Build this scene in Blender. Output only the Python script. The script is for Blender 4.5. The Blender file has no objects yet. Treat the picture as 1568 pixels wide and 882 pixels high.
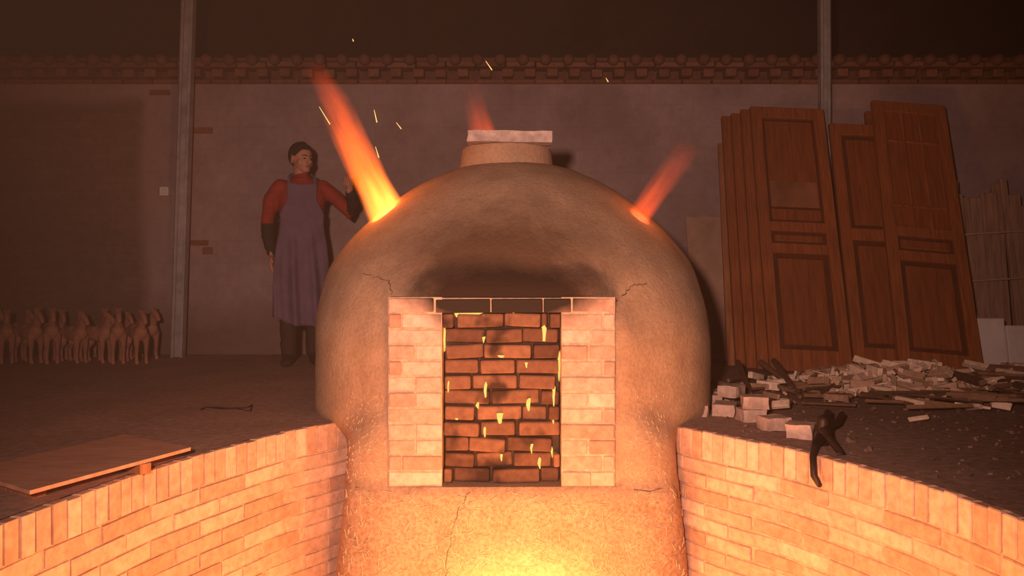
import bpy, bmesh, math, random, bisect
from mathutils import Vector, Matrix, noise
random.seed(7)
scene = bpy.context.scene
scene.view_settings.view_transform = 'Standard'
FPX = 1300.0
HZ = 420.0
CH = 0.67
def P(px, py, D):
    return Vector(((px-784)*D/FPX, D, CH+(HZ-py)*D/FPX))
# ------------------------------------------------------------ helpers
def link(o, parent=None):
    scene.collection.objects.link(o)
    if parent: o.parent = parent
    return o
def empty(name, loc=(0,0,0)):
    e = bpy.data.objects.new(name, None); e.empty_display_size = .1
    e.location = loc
    return link(e)
def obj_from_bm(name, bm, mat=None, parent=None, smooth=False):
    bmesh.ops.recalc_face_normals(bm, faces=bm.faces)
    me = bpy.data.meshes.new(name); bm.to_mesh(me); bm.free()
    o = bpy.data.objects.new(name, me)
    if mat:
        for m in (mat if isinstance(mat, (list, tuple)) else [mat]): me.materials.append(m)
    if smooth:
        for p in me.polygons: p.use_smooth = True
    return link(o, parent)
def bake(o):
    bpy.context.view_layer.update()
    dg = bpy.context.evaluated_depsgraph_get()
    me = bpy.data.meshes.new_from_object(o.evaluated_get(dg))
    o.modifiers.clear(); o.data = me
    return o
def box(bm, c, s, M=None):
    c = Vector(c); vs = []
    for dx in (-.5, .5):
        for dy in (-.5, .5):
            for dz in (-.5, .5):
                v = Vector((dx*s[0], dy*s[1], dz*s[2]))
                if M: v = M @ v
                vs.append(bm.verts.new(c+v))
    for f in ((0,1,3,2),(4,6,7,5),(0,4,5,1),(2,3,7,6),(0,2,6,4),(1,5,7,3)):
        bm.faces.new([vs[i] for i in f])
    return vs
def tube(bm, pts, rad, side=None, n=14, cap=True):
    pts = [Vector(p) for p in pts]; rings = []
    N = len(pts); R2 = []
    for r in rad: R2.append((r, r) if not isinstance(r, (tuple, list)) else r)
    tang = []
    for i in range(N):
        a = pts[max(0, i-1)]; b = pts[min(N-1, i+1)]
        tang.append((b-a).normalized())
    s0 = Vector(side) if side else (Vector((0,0,1)).cross(tang[0]) if abs(tang[0].z) < .9 else Vector((1,0,0)))
    seq = []
    if cap:
        for k in (.98, .75, .4): seq.append((pts[0]-tang[0]*R2[0][1]*k, R2[0], math.sqrt(1-k*k), tang[0]))
    for i in range(N): seq.append((pts[i], R2[i], 1, tang[i]))
    if cap:
        for k in (.4, .75, .98): seq.append((pts[-1]+tang[-1]*R2[-1][1]*k, R2[-1], math.sqrt(1-k*k), tang[-1]))
    s = s0
    for (p, r, k, t) in seq:
        s = (s - t*s.dot(t)).normalized(); q = t.cross(s)
        rings.append([bm.verts.new(p + s*math.cos(a)*r[0]*k + q*math.sin(a)*r[1]*k) for a in [2*math.pi*j/n for j in range(n)]])
    for a, b in zip(rings[:-1], rings[1:]):
        for j in range(n): bm.faces.new((a[j], a[(j+1) % n], b[(j+1) % n], b[j]))
    bm.faces.new(rings[0][::-1]); bm.faces.new(rings[-1])
def ell(bm, c, r, M=None):
    R = bmesh.ops.create_icosphere(bm, subdivisions=3, radius=1)
    for v in R['verts']:
        w = Vector((v.co.x*r[0], v.co.y*r[1], v.co.z*r[2]))
        if M: w = M @ w
        v.co = Vector(c)+w
def remesh(o, vox, sm=6):
    m = o.modifiers.new('r', 'REMESH'); m.mode = 'VOXEL'; m.voxel_size = vox; m.use_smooth_shade = True
    if sm:
        s = o.modifiers.new('s', 'SMOOTH'); s.factor = .5; s.iterations = sm
    mats = [x for x in o.data.materials]
    bake(o)
    o.data.materials.clear()
    for x in mats: o.data.materials.append(x)
    for p in o.data.polygons: p.use_smooth = True
    return o
def bevel(o, w=.004, seg=1):
    m = o.modifiers.new('b', 'BEVEL'); m.width = w; m.segments = seg; m.limit_method = 'ANGLE'
# ------------------------------------------------------------ materials
class NT:
    def __init__(s, name):
        s.m = bpy.data.materials.new(name); s.m.use_nodes = True
        s.t = s.m.node_tree; s.t.nodes.clear()
        s.out = s.n('ShaderNodeOutputMaterial')
    def n(s, typ, **kw):
        x = s.t.nodes.new(typ)
        for k, v in kw.items(): setattr(x, k, v)
        return x
    def l(s, a, b): s.t.links.new(a, b)
    def math(s, op, a, b=None, clamp=False):
        x = s.n('ShaderNodeMath', operation=op); x.use_clamp = clamp
        for i, v in enumerate((a, b)):
            if v is None: continue
            if isinstance(v, (int, float)): x.inputs[i].default_value = v
            else: s.l(v, x.inputs[i])
        return x.outputs[0]
    def coord(s, kind='Object', scale=(1,1,1)):
        c = s.n('ShaderNodeTexCoord'); mp = s.n('ShaderNodeMapping'); mp.inputs['Scale'].default_value = scale
        s.l(c.outputs[kind], mp.inputs[0]); return mp.outputs[0]
    def noise(s, vec, scale, detail=4, rough=.6):
        x = s.n('ShaderNodeTexNoise'); x.inputs['Scale'].default_value = scale
        x.inputs['Detail'].default_value = detail; x.inputs['Roughness'].default_value = rough
        s.l(vec, x.inputs['Vector']); return x.outputs['Fac']
    def ramp(s, fac, stops):
        x = s.n('ShaderNodeValToRGB'); e = x.color_ramp.elements
        while len(e) < len(stops): e.new(.5)
        for i, (p, c) in enumerate(stops):
            e[i].position = p; e[i].color = (*c, 1) if len(c) == 3 else c
        s.l(fac, x.inputs[0]); return x.outputs[0]
    def mix(s, fac, a, b, mode='MIX'):
        x = s.n('ShaderNodeMix', data_type='RGBA', blend_type=mode)
        for i, v in ((0, fac), (6, a), (7, b)):
            if isinstance(v, (int, float)): x.inputs[i].default_value = v
            elif isinstance(v, tuple): x.inputs[i].default_value = (*v, 1)
            else: s.l(v, x.inputs[i])
        return x.outputs[2]
    def fin(s, col, rough=.8, bump=None, bstr=.3, bdist=.01, metal=0, spec=.3):
        b = s.n('ShaderNodeBsdfPrincipled'); b.inputs['Roughness'].default_value = rough
        b.inputs['Metallic'].default_value = metal; b.inputs['Specular IOR Level'].default_value = spec
        if isinstance(col, tuple): b.inputs['Base Color'].default_value = (*col, 1)
        else: s.l(col, b.inputs['Base Color'])
        if bump is not None:
            x = s.n('ShaderNodeBump'); x.inputs['Strength'].default_value = bstr; x.inputs['Distance'].default_value = bdist
            s.l(bump, x.inputs['Height']); s.l(x.outputs[0], b.inputs['Normal'])
        s.l(b.outputs[0], s.out.inputs['Surface']); return s.m
def simple(name, col, var=.25, scale=12, rough=.8, bstr=.2, stretch=(1,1,1), metal=0, bd=.005, spec=.3):
    t = NT(name); v = t.coord('Object', stretch); f = t.noise(v, scale, 5)
    d = tuple(c*(1-var) for c in col); u = tuple(min(1, c*(1+var)) for c in col)
    return t.fin(t.ramp(f, [(.3, d), (.7, u)]), rough, f, bstr, bd, metal, spec)
def brickmat(name, a, b, soot=False, dark=(.02,.012,.008), blot=.5):
    t = NT(name); g = t.n('ShaderNodeNewGeometry'); v = t.coord('Object')
    f = t.noise(v, 30, 6); f2 = t.noise(v, 5, 3)
    c = t.ramp(g.outputs['Random Per Island'], [(0, a), (.5, tuple((x+y)/2 for x, y in zip(a, b))), (1, b)])
    c = t.mix(.5, c, t.ramp(f, [(.35, (.45,.4,.38)), (.65, (1,1,1))]), 'MULTIPLY')
    c = t.mix(t.math('MULTIPLY', t.math('MULTIPLY', t.math('SUBTRACT', f2, .52, True), 3, True), blot, True), c, tuple(x*.45 for x in a))
    if soot:
        s = t.n('ShaderNodeSeparateXYZ'); t.l(v, s.inputs[0])
        x = t.math('DIVIDE', t.math('ADD', s.outputs[0], .04), .32); z = t.math('DIVIDE', t.math('SUBTRACT', s.outputs[2], .60), .13)
        r = t.math('SQRT', t.math('ADD', t.math('MULTIPLY', x, x), t.math('MULTIPLY', z, z)))
        k = t.math('MULTIPLY', t.math('SUBTRACT', t.math('ADD', 1.25, t.math('MULTIPLY', f2, .5)), r, True), 1.8, True)
        c = t.mix(k, c, dark)
    return t.fin(c, .85, f, .5, .006)
M_pit = brickmat('brick_pit', (.56,.31,.20), (.78,.51,.37), blot=.6)
M_frame = brickmat('brick_frame', (.50,.26,.175), (.72,.51,.40), soot=True, blot=.5)
M_burn = brickmat('brick_sooty', (.10,.040,.022), (.29,.135,.075), blot=2.6)
M_loose = brickmat('brick_loose', (.44,.22,.14), (.68,.48,.38))
M_mortar = simple('mortar', (.50,.32,.22), .3, 40)
M_mud = simple('mud_joint', (.05,.025,.015), .3, 30)
# clay
t = NT('straw_clay'); v = t.coord('Object'); f = t.noise(v, 7, 6); f3 = t.noise(v, 60, 6, .7)
fs = t.noise(t.coord('Object', (1, 1, .3)), 150, 2)
s = t.n('ShaderNodeSeparateXYZ'); t.l(v, s.inputs[0])
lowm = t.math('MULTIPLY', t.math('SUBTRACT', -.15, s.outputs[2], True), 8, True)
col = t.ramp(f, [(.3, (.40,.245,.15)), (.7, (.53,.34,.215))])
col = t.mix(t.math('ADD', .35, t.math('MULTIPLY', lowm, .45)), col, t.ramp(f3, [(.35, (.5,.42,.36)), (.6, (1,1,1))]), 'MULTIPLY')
col = t.mix(t.math('MULTIPLY', t.math('SUBTRACT', fs, .64, True), 3, True), col, (.58,.43,.28))
fb = t.noise(v, 5, 7, .65)
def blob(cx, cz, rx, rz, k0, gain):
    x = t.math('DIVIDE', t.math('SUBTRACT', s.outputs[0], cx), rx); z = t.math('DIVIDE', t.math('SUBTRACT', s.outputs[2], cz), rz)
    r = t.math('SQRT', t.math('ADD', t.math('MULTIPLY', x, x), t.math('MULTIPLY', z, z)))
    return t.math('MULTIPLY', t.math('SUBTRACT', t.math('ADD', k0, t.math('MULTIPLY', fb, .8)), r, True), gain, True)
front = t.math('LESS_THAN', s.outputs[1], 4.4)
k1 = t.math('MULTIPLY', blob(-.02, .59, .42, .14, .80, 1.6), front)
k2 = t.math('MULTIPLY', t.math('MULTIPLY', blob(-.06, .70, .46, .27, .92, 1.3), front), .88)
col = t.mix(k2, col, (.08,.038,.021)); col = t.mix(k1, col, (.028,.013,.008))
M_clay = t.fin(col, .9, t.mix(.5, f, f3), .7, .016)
M_straw = simple('straw', (.62,.45,.28), .3, 50)
M_crack = simple('crack_dark', (.06,.033,.02), .2, 20)
# wall plaster
t = NT('old_plaster_wall'); v = t.coord('Object'); f = t.noise(v, 1.3, 6, .65); f2 = t.noise(v, 14, 6, .7)
br = t.n('ShaderNodeTexBrick'); br.inputs['Scale'].default_value = 1; br.inputs['Brick Width'].default_value = .38; br.inputs['Row Height'].default_value = .19
br.inputs['Mortar Size'].default_value = .005; br.inputs['Color1'].default_value = (1,1,1,1); br.inputs['Color2'].default_value = (.95,.95,.95,1); br.inputs['Mortar'].default_value = (.86,.85,.84,1)
sw = t.n('ShaderNodeSeparateXYZ'); t.l(v, sw.inputs[0]); cb = t.n('ShaderNodeCombineXYZ'); t.l(sw.outputs[0], cb.inputs[0]); t.l(sw.outputs[2], cb.inputs[1]); t.l(cb.outputs[0], br.inputs['Vector'])
col = t.ramp(f, [(.3, (.23,.15,.14)), (.55, (.31,.215,.205)), (.75, (.38,.275,.265))])
col = t.mix(.5, col, br.outputs['Color'], 'MULTIPLY')
col = t.mix(.35, col, t.ramp(f2, [(.3, (.6,.6,.6)), (.6, (1,1,1))]), 'MULTIPLY')
fm = t.math('ADD', t.math('MULTIPLY', f, .35), t.math('MULTIPLY', f2, .12))
ml = t.math('MULTIPLY', t.math('SUBTRACT', t.math('ADD', -3.28, fm), sw.outputs[0], True), 10, True)
mt = t.math('MULTIPLY', t.math('SUBTRACT', t.math('ADD', 1.93, fm), sw.outputs[2], True), 10, True)
br2 = t.n('ShaderNodeTexBrick'); br2.inputs['Scale'].default_value = 1; br2.inputs['Brick Width'].default_value = .25; br2.inputs['Row Height'].default_value = .065; br2.inputs['Mortar Size'].default_value = .006
br2.inputs['Color1'].default_value = (.15,.085,.065,1); br2.inputs['Color2'].default_value = (.18,.105,.08,1); br2.inputs['Mortar'].default_value = (.145,.09,.07,1); t.l(cb.outputs[0], br2.inputs['Vector'])
dk = t.mix(.6, br2.outputs['Color'], t.ramp(f2, [(.3, (.5,.5,.5)), (.65, (1,1,1))]), 'MULTIPLY')
col = t.mix(t.math('MULTIPLY', t.math('MULTIPLY', ml, mt), .85), col, dk)
low = t.math('MULTIPLY', t.math('SUBTRACT', t.math('ADD', .10, t.math('MULTIPLY', t.noise(v, 2.6, 4), .75)), sw.outputs[2], True), 4, True)
col = t.mix(t.math('MULTIPLY', low, .6), col, (.12,.065,.045))
M_wall = t.fin(col, .95, f2, .35, .01)
# floor
t = NT('dirt_floor'); v = t.coord('Object'); f = t.noise(v, 2.2, 6, .6); f2 = t.noise(v, 25, 8, .7)
col = t.ramp(f, [(.3, (.38,.215,.16)), (.7, (.52,.32,.245))])
col = t.mix(.7, col, t.ramp(f2, [(.35, (.5,.46,.44)), (.62, (1,1,1))]), 'MULTIPLY')
sw = t.n('ShaderNodeSeparateXYZ'); t.l(v, sw.inputs[0])
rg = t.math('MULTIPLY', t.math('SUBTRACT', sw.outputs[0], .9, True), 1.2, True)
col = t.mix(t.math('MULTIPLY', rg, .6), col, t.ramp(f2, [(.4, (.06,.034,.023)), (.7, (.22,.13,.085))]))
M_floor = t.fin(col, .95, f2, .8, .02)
M_dark = simple('unlit_dark', (.035,.015,.009), .4, 2)  # near-black colour paints in the unlit dark of the space above the wall
M_cornice = brickmat('cornice_brick', (.16,.06,.034), (.23,.10,.06))
M_tile = simple('coping_tile', (.12,.05,.032), .3, 6)
M_steel = simple('galvanised_steel', (.42,.38,.38), .25, 8, rough=.45, metal=.5, bstr=.05)
M_wood = simple('door_wood', (.235,.070,.021), .35, 6, rough=.65, stretch=(8,8,.6), bstr=.15)
M_wood2 = simple('door_wood_panel', (.20,.056,.017), .3, 6, rough=.6, stretch=(8,8,.6), bstr=.15)
M_wood_shade = simple('door_wood_shaded', (.085,.024,.009), .3, 6, rough=.6)  # recess shade put into the wood colour, as frontal flash gives none
M_wood3 = simple('plank_wood', (.30,.12,.05), .35, 6, rough=.7, stretch=(8,8,.6))
M_pane = simple('dusty_glass', (.24,.10,.055), .4, 3, rough=.3)
M_ply = simple('plywood', (.46,.23,.15), .2, 5, rough=.7, stretch=(2,8,2))
M_plyg = simple('grey_board', (.36,.22,.16), .25, 4)
M_split = brickmat('split_wood', (.36,.20,.12), (.85,.64,.48))
M_stick = brickmat('old_sticks', (.10,.05,.03), (.26,.14,.08))
M_iron = simple('black_iron', (.03,.018,.015), .4, 20, rough=.5, metal=.4)
M_foam = simple('white_foam', (.58,.49,.46), .1, 8)
M_card = simple('cardboard', (.28,.16,.11), .3, 6, stretch=(5,5,.5))
M_string = simple('string', (.45,.28,.18), .2, 30)
M_horse = simple('raw_clay', (.36,.16,.11), .25, 10, rough=.85)
M_conc = simple('concrete_slab', (.46,.36,.32), .3, 22, bstr=.7, bd=.012)
M_white = simple('white_plastic', (.6,.55,.52), .05, 5)
def emit(name, col, st):
    t = NT(name); e = t.n('ShaderNodeEmission'); e.inputs[0].default_value = (*col, 1); e.inputs[1].default_value = st
    t.l(e.outputs[0], t.out.inputs['Surface']); return t.m
E_gap = emit('fire_gap', (1,.50,.11), 1.6)
E_hot = emit('fire_hot', (1,.50,.12), 6)
E_spark = emit('spark', (1,.40,.12), 2)
# ------------------------------------------------------------ room shell
WY = 7.10
def plane_box(name, lo, hi, mat):
    bm = bmesh.new(); lo = Vector(lo); hi = Vector(hi)
    box(bm, (lo+hi)/2, hi-lo); return obj_from_bm(name, bm, mat)
plane_box('wall_back', (-6.2, WY, -.02), (6.2, WY+.24, 2.26), M_wall)
plane_box('wall_left', (-6.4, -2.5, -.02), (-6.2, 9.6, 4.8), M_wall)
plane_box('wall_right', (6.2, -2.5, -.02), (6.4, 9.6, 4.8), M_wall)
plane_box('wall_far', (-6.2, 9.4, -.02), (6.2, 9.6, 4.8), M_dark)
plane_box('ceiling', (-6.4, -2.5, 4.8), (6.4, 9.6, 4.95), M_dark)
# cornice
bm = bmesh.new()
z0 = 2.26
x = -6.2
while x < 6.2:
    w = .24; box(bm, (x+w/2, WY+.11, z0+.02), (w-.008, .26, .036)); x += w+.006
x = -6.2
while x < 6.2:
    box(bm, (x+.06, WY+.08+random.uniform(-.01,.01), z0+.078+random.uniform(-.004,.004)), (.09, .32, .064)); x += .185
x = -6.2
while x < 6.2:
    w = .24; box(bm, (x+w/2, WY+.07, z0+.134+random.uniform(-.004,.006)), (w-.006, .40, .042)); x += w+.006
o = obj_from_bm('trim_1', bm, M_cornice); bevel(o, .006)
bm = bmesh.new()
x = -6.2
while x < 6.2:
    tube(bm, [(x, WY-.16, z0+.165), (x, WY+.28, z0+.185)], [.048, .048], n=10); x += .185
box(bm, (0, WY+.1, z0+.185), (12.4, .36, .03))
box(bm, (0, WY+.14, z0+.08), (12.4, .2, .15))
obj_from_bm('trim_2', bm, M_tile)
# pit paths
pl = [(-.70,4.02),(-.81,3.84),(-.96,3.63),(-1.075,3.376),(-1.18,3.11),(-1.245,2.92),(-1.30,2.68),(-1.34,2.5),(-1.38,2.29),(-1.42,1.9),(-1.45,1.4),(-1.46,.6),(-1.46,-1.0)]
pr = [(.64,3.95),(.74,3.76),(.907,3.51),(1.06,3.31),(1.20,3.03),(1.288,2.81),(1.352,2.6),(1.40,2.32),(1.44,1.95),(1.47,1.4),(1.48,.6),(1.48,-1.0)]
def resample(pts):
    pts = [Vector((p[0], p[1], 0)) for p in pts]
    out = []
    for i in range(len(pts)-1):
        p0 = pts[max(0,i-1)]; p1 = pts[i]; p2 = pts[i+1]; p3 = pts[min(len(pts)-1,i+2)]
        for k in range(20):
            u = k/20
            out.append(.5*((2*p1)+(p2-p0)*u+(2*p0-5*p1+4*p2-p3)*u*u+(-p0+3*p1-3*p2+p3)*u**3))
    out.append(pts[-1]); return out
def arc(pts):
    L = [0]
    for a, b in zip(pts[:-1], pts[1:]): L.append(L[-1]+(b-a).length)
    return L
def at(pts, L, s):
    i = min(max(bisect.bisect(L, s)-1, 0), len(pts)-2)
    d = (pts[i+1]-pts[i]); u = (s-L[i])/max(1e-6, L[i+1]-L[i])
    return pts[i]+d*u, d.normalized()
PITZ = -1.25
def pit_wall(name, path):
    par = empty(name, (path[4][0], path[4][1], 0)); bpy.context.view_layer.update()
    pts = resample(path); L = arc(pts); T = L[-1]
    bm = bmesh.new()
    def put(s, w, h, d, zc, jit=.002):
        p, tg = at(pts, L, s+w/2); nrm = Vector((tg.y, -tg.x, 0))
        if nrm.x*path[5][0] < 0: nrm = -nrm
        M = Matrix((tg, nrm, Vector((0,0,1)))).transposed()
        M = M @ Matrix.Rotation(random.uniform(-.012,.012), 3, 'Z') @ Matrix.Rotation(random.uniform(-.012,.012), 3, 'Y')
        box(bm, p+nrm*(d/2+random.uniform(-jit, jit))+Vector((0,0,zc)), (w, d, h), M)
    s = 0
    while s < T-.06:
        w = .053+random.uniform(-.003,.003); put(s, w, .118+random.uniform(-.004,.004), .115, -.063+random.uniform(-.003,.002), .004); s += w+.007
    z = -.129; k = 0
    while z > PITZ:
        s = -.12*(k % 2)
        while s < T:
            w = .24+random.uniform(-.006,.006)
            a = max(s, 0)
            put(a, min(w-(a-s), T-a), .054, .11, z-.027); s += w+.007
        z -= .0615; k += 1
    o = obj_from_bm('bricks', bm, M_pit); bevel(o, .004); o.parent = par; o.matrix_parent_inverse = par.matrix_world.inverted()
    bm = bmesh.new(); rows = []
    for i in range(0, len(pts), 4):
        p = pts[i]; a = pts[max(0,i-1)]; b = pts[min(len(pts)-1,i+1)]; tg = (b-a).normalized(); nrm = Vector((tg.y,-tg.x,0))
        if nrm.x*path[5][0] < 0: nrm = -nrm
        q0 = p+nrm*.007; q1 = p+nrm*.2
        rows.append([bm.verts.new(q+Vector((0,0,zz))) for q, zz in ((q0,-.01),(q0,PITZ),(q1,PITZ),(q1,-.01))])
    for a, b in zip(rows[:-1], rows[1:]):
        for j in range(4): bm.faces.new((a[j], a[(j+1)%4], b[(j+1)%4], b[j]))
    bm.faces.new(rows[0]); bm.faces.new(rows[-1][::-1])
    o = obj_from_bm('mortar', bm, M_mortar); o.parent = par; o.matrix_parent_inverse = par.matrix_world.inverted()
pit_wall('brick_pit_wall', pl)
pit_wall('brick_pit_wall', pr)
plane_box('pit_end_wall', (-1.5, -1.15, PITZ), (1.5, -1.0, -.005), M_mortar)
plane_box('pit_floor', (-1.7, -1.2, PITZ-.05), (1.7, 4.2, PITZ), M_floor)
# floor with hole
bm = bmesh.new()
def loop(pts):
    vs = [bm.verts.new((p[0], p[1], 0)) for p in pts]
    return [bm.edges.new((vs[i], vs[(i+1) % len(vs)])) for i in range(len(vs))]
def offs(path):
    pts = resample(path)[::5]; out = []
    for i, p in enumerate(pts):
        a = pts[max(0,i-1)]; b = pts[min(len(pts)-1,i+1)]; tg = (b-a).normalized(); nrm = Vector((tg.y,-tg.x,0))
        if nrm.x*path[5][0] < 0: nrm = -nrm
        q = p+nrm*(.022+.006*noise.noise(p*9)); out.append((q.x, q.y))
    return out
ed = loop([(-6.3,-2.5),(6.3,-2.5),(6.3,9.5),(-6.3,9.5)]) + loop(offs(pl)+offs(pr)[::-1])
bmesh.ops.triangle_fill(bm, use_beauty=True, edges=ed)
for f_ in bm.faces:
    if f_.normal.z < 0: f_.normal_flip()
me = bpy.data.meshes.new('floor'); bm.to_mesh(me); bm.free(); me.materials.append(M_floor)
link(bpy.data.objects.new('floor', me))
# ------------------------------------------------------------ kiln
KC = 4.6
prof = [(-1.3,1.05),(0,1.035),(.39,1.035),(.53,1.02),(.69,.975),(.79,.91),(.935,.78),(1.03,.665),(1.10,.57),(1.17,.455),(1.215,.35),(1.245,.25),(1.26,.12)]
def rz(z):
    for (a, ra), (b, rb) in zip(prof[:-1], prof[1:]):
        if a <= z <= b:
            return ra+(rb-ra)*(z-a)/(b-a)
    return prof[-1][1] if z > 0 else prof[0][1]
def rzs(z): return (rz(z-.05)+rz(z-.025)+rz(z)+rz(z+.025)+rz(z+.05))/5 if z < 1.2 else rz(z)
def sstep(a, b, x):
    u = min(1, max(0, (x-a)/(b-a))); return u*u*(3-2*u)
def R(phi, z):
    r = rzs(z); c = math.cos(phi)
    if c > .0:
        n0 = 2.0 + 1.0*sstep(-.12,.05,z) - 1.0*sstep(.35,.95,z)
        r *= (abs(math.sin(phi))**n0 + c**n0)**(-1/n0)
    r *= 1-.035*min(1, abs(math.sin(phi))*1.3)*(1-sstep(.5,.9,z))
    if c > .05 and z < 1.05:
        F = 1.035 + .03*(1-sstep(-.24,-.215,z)) - .70*sstep(.58,1.15,z)
        Wd = .735 + .05*(1-sstep(-.8,-.1,z)) - .10*sstep(-.05,.12,z) - .22*sstep(.35,.75,z)
        n = 7 + 4*(1-sstep(-.2,.1,z))
        b = ((abs(math.sin(phi))/Wd)**n + (c/F)**n)**(-1/n)
        k = .10; h = max(0, k-abs(r-b))/k
        r = max(r, b)+h*h*k*.25*sstep(.45,.62,abs(phi))*(1-sstep(.5,.8,z))
    p = Vector((math.sin(phi)*2, math.cos(phi)*2, z*2))
    r += .008*noise.noise(p*1.0)+.004*noise.noise(p*4)+(.004*noise.noise(p*12) if z < -.2 else .0020*noise.noise(p*12))
    return r
def surf(x, z):
    lo, hi = -1.4, 1.4
    for _ in range(40):
        m = (lo+hi)/2
        if R(m, z)*math.sin(m) < x: lo = m
        else: hi = m
    r = R(lo, z); return Vector((r*math.sin(lo), KC-r*math.cos(lo), z))
def snorm(x, z):
    e = .01; a = surf(x+e, z)-surf(x-e, z); b = surf(x, z+e)-surf(x, z-e)
    return a.cross(b).normalized()
kiln = empty('clay_kiln', (0, KC, 0)); bpy.context.view_layer.update()
def kchild(o):
    o.parent = kiln; o.matrix_parent_inverse = Matrix.Translation((0,-KC,0)); return o
bm = bmesh.new(); rings = []; zs = []
z = -1.28
while z < 1.255: zs.append(z); z += .025
zs.append(1.26); NA = 160
for z in zs:
    ring = []
    for j in range(NA):
        a = 2*math.pi*j/NA; a2 = a if a <= math.pi else a-2*math.pi
        r = R(a2, z); ring.append(bm.verts.new((r*math.sin(a), KC-r*math.cos(a), z)))
    rings.append(ring)
for a, b in zip(rings[:-1], rings[1:]):
    for j in range(NA): bm.faces.new((a[j], a[(j+1)%NA], b[(j+1)%NA], b[j]))
bm.faces.new(rings[0][::-1]); bm.faces.new(rings[-1])
body = obj_from_bm('kiln_body', bm, M_clay, smooth=True)
HL = Vector((-.635, 4.27, .965)); NL = Vector((-.50,-.20,.66)).normalized()
HR = Vector((.615, 4.20, .935)); NR = Vector((.50,-.28,.62)).normalized()
FX0, FX1, FZ0, FZ1 = -.520, .434, -.219, .574
cut = bmesh.new()
box(cut, ((FX0+FX1)/2, 3.5, (FZ0+FZ1)/2), (FX1-FX0, .66, FZ1-FZ0))
box(cut, (.04, 3.5, -.96), (.44, 1.0, .46))
for h, nn, rr in ((HL, NL, .078), (HR, NR, .064)):
    tube(cut, [h-nn*.16, h+nn*.4], [rr, rr], n=28, cap=False)
cu = obj_from_bm('cut', cut)
m = body.modifiers.new('b', 'BOOLEAN'); m.object = cu; m.operation = 'DIFFERENCE'; m.solver = 'EXACT'
bake(body); bpy.data.objects.remove(cu)
for p in body.data.polygons: p.use_smooth = True
body.data.set_sharp_from_angle(angle=math.radians(45))
kchild(body)
for nm, h, nn, rr, st_ in (('vent_rim_1', HL, NL, .078, 3.0), ('vent_rim_2', HR, NR, .064, 1.4)):
    bm = bmesh.new(); a = nn.orthogonal().normalized(); b = nn.cross(a)
    ring = [h+(a*math.cos(u)+b*math.sin(u))*(rr+.004) for u in [2*math.pi*i/24 for i in range(25)]]
    tube(bm, ring, [.012]*25, n=8, cap=False)
    kchild(obj_from_bm(nm, bm, M_clay, smooth=True))
    bm = bmesh.new(); tube(bm, [h-nn*.10, h-nn*.08], [rr-.002]*2, n=24, cap=False)
    kchild(obj_from_bm('vent_fire_'+nm[-1], bm, emit('vent_glow_'+nm[-1], (1,.20,.02), st_)))
# neck
bm = bmesh.new()
tube(bm, [(-.03,KC,1.20),(-.03,KC,1.27),(-.03,KC,1.33),(-.03,KC,1.345)], [.262,.25,.243,.235], n=48, cap=False)
o = obj_from_bm('kiln_neck', bm, M_clay, smooth=True); o.data.set_sharp_from_angle(angle=.7); kchild(o)
bm = bmesh.new(); vs = box(bm, (-.012, 4.45, 1.375), (.43, .24, .058), Matrix.Rotation(.015, 3, 'Y'))
bmesh.ops.subdivide_edges(bm, edges=bm.edges[:], cuts=8, use_grid_fill=True)
for v_ in bm.verts: v_.co += Vector((noise.noise(v_.co*20), noise.noise(v_.co*20+Vector((5,0,0))), noise.noise(v_.co*20+Vector((0,9,0)))))*.008
kchild(obj_from_bm('chimney_slab', bm, M_conc))
# brick frame
bm = bmesh.new(); dark = bmesh.new()
course = (FZ1-FZ0)/12.0
def br(b_, x0, x1, zc, y0=3.553, y1=3.80, h=None, rot=0):
    j = random.uniform(-.004,.004); h = h or course-.008
    M = Matrix.Rotation(rot+random.uniform(-.012,.012), 3, 'Y') @ Matrix.Rotation(random.uniform(-.02,.02), 3, 'Z')
    box(b_, ((x0+x1)/2, (y0+y1)/2+j, zc), (x1-x0-.006, y1-y0, h), M)
PX = [FX0, -.291]; PR = [.205, FX1]
for i in range(12):
    zc = FZ1-course*(i+.5)
    if i == 0:
        br(bm, FX0, -.325, zc); br(bm, -.325, -.09, zc-.004); br(bm, -.09, .13, zc-.003); br(bm, .13, .25, zc-.002); br(bm, .25, FX1, zc)
        continue
    for (a, b) in (PX, PR):
        if (i % 3 == 1) : m_ = a+(b-a)*.25 if a < 0 else a+(b-a)*.77
        elif i % 3 == 2: m_ = None if a < 0 else a+(b-a)*.55
        else: m_ = (a+b)/2
        if i in (5, 8): m_ = None if a > 0 else (a+b)/2
        if m_ is None: br(bm, a, b, zc)
        else: br(bm, a, m_, zc); br(bm, m_, b, zc)
    if i == 1:
        br(dark, -.291, -.243, zc); br(dark, .157, .205, zc)
o = obj_from_bm('door_frame_bricks', bm, M_frame); bevel(o, .004); kchild(o)
o = obj_from_bm('corbel_bricks', dark, M_burn); bevel(o, .004); kchild(o)
bm = bmesh.new()
box(bm, ((FX0-.291)/2, 3.683, (FZ0+FZ1)/2), (.225, .25, FZ1-FZ0)); box(bm, ((FX1+.205)/2, 3.683, (FZ0+FZ1)/2), (.225, .25, FZ1-FZ0))
box(bm, ((FX0+FX1)/2, 3.69, FZ1-course/2), (FX1-FX0, .25, course-.006))
kchild(obj_from_bm('frame_mortar', bm, M_mortar))
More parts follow.
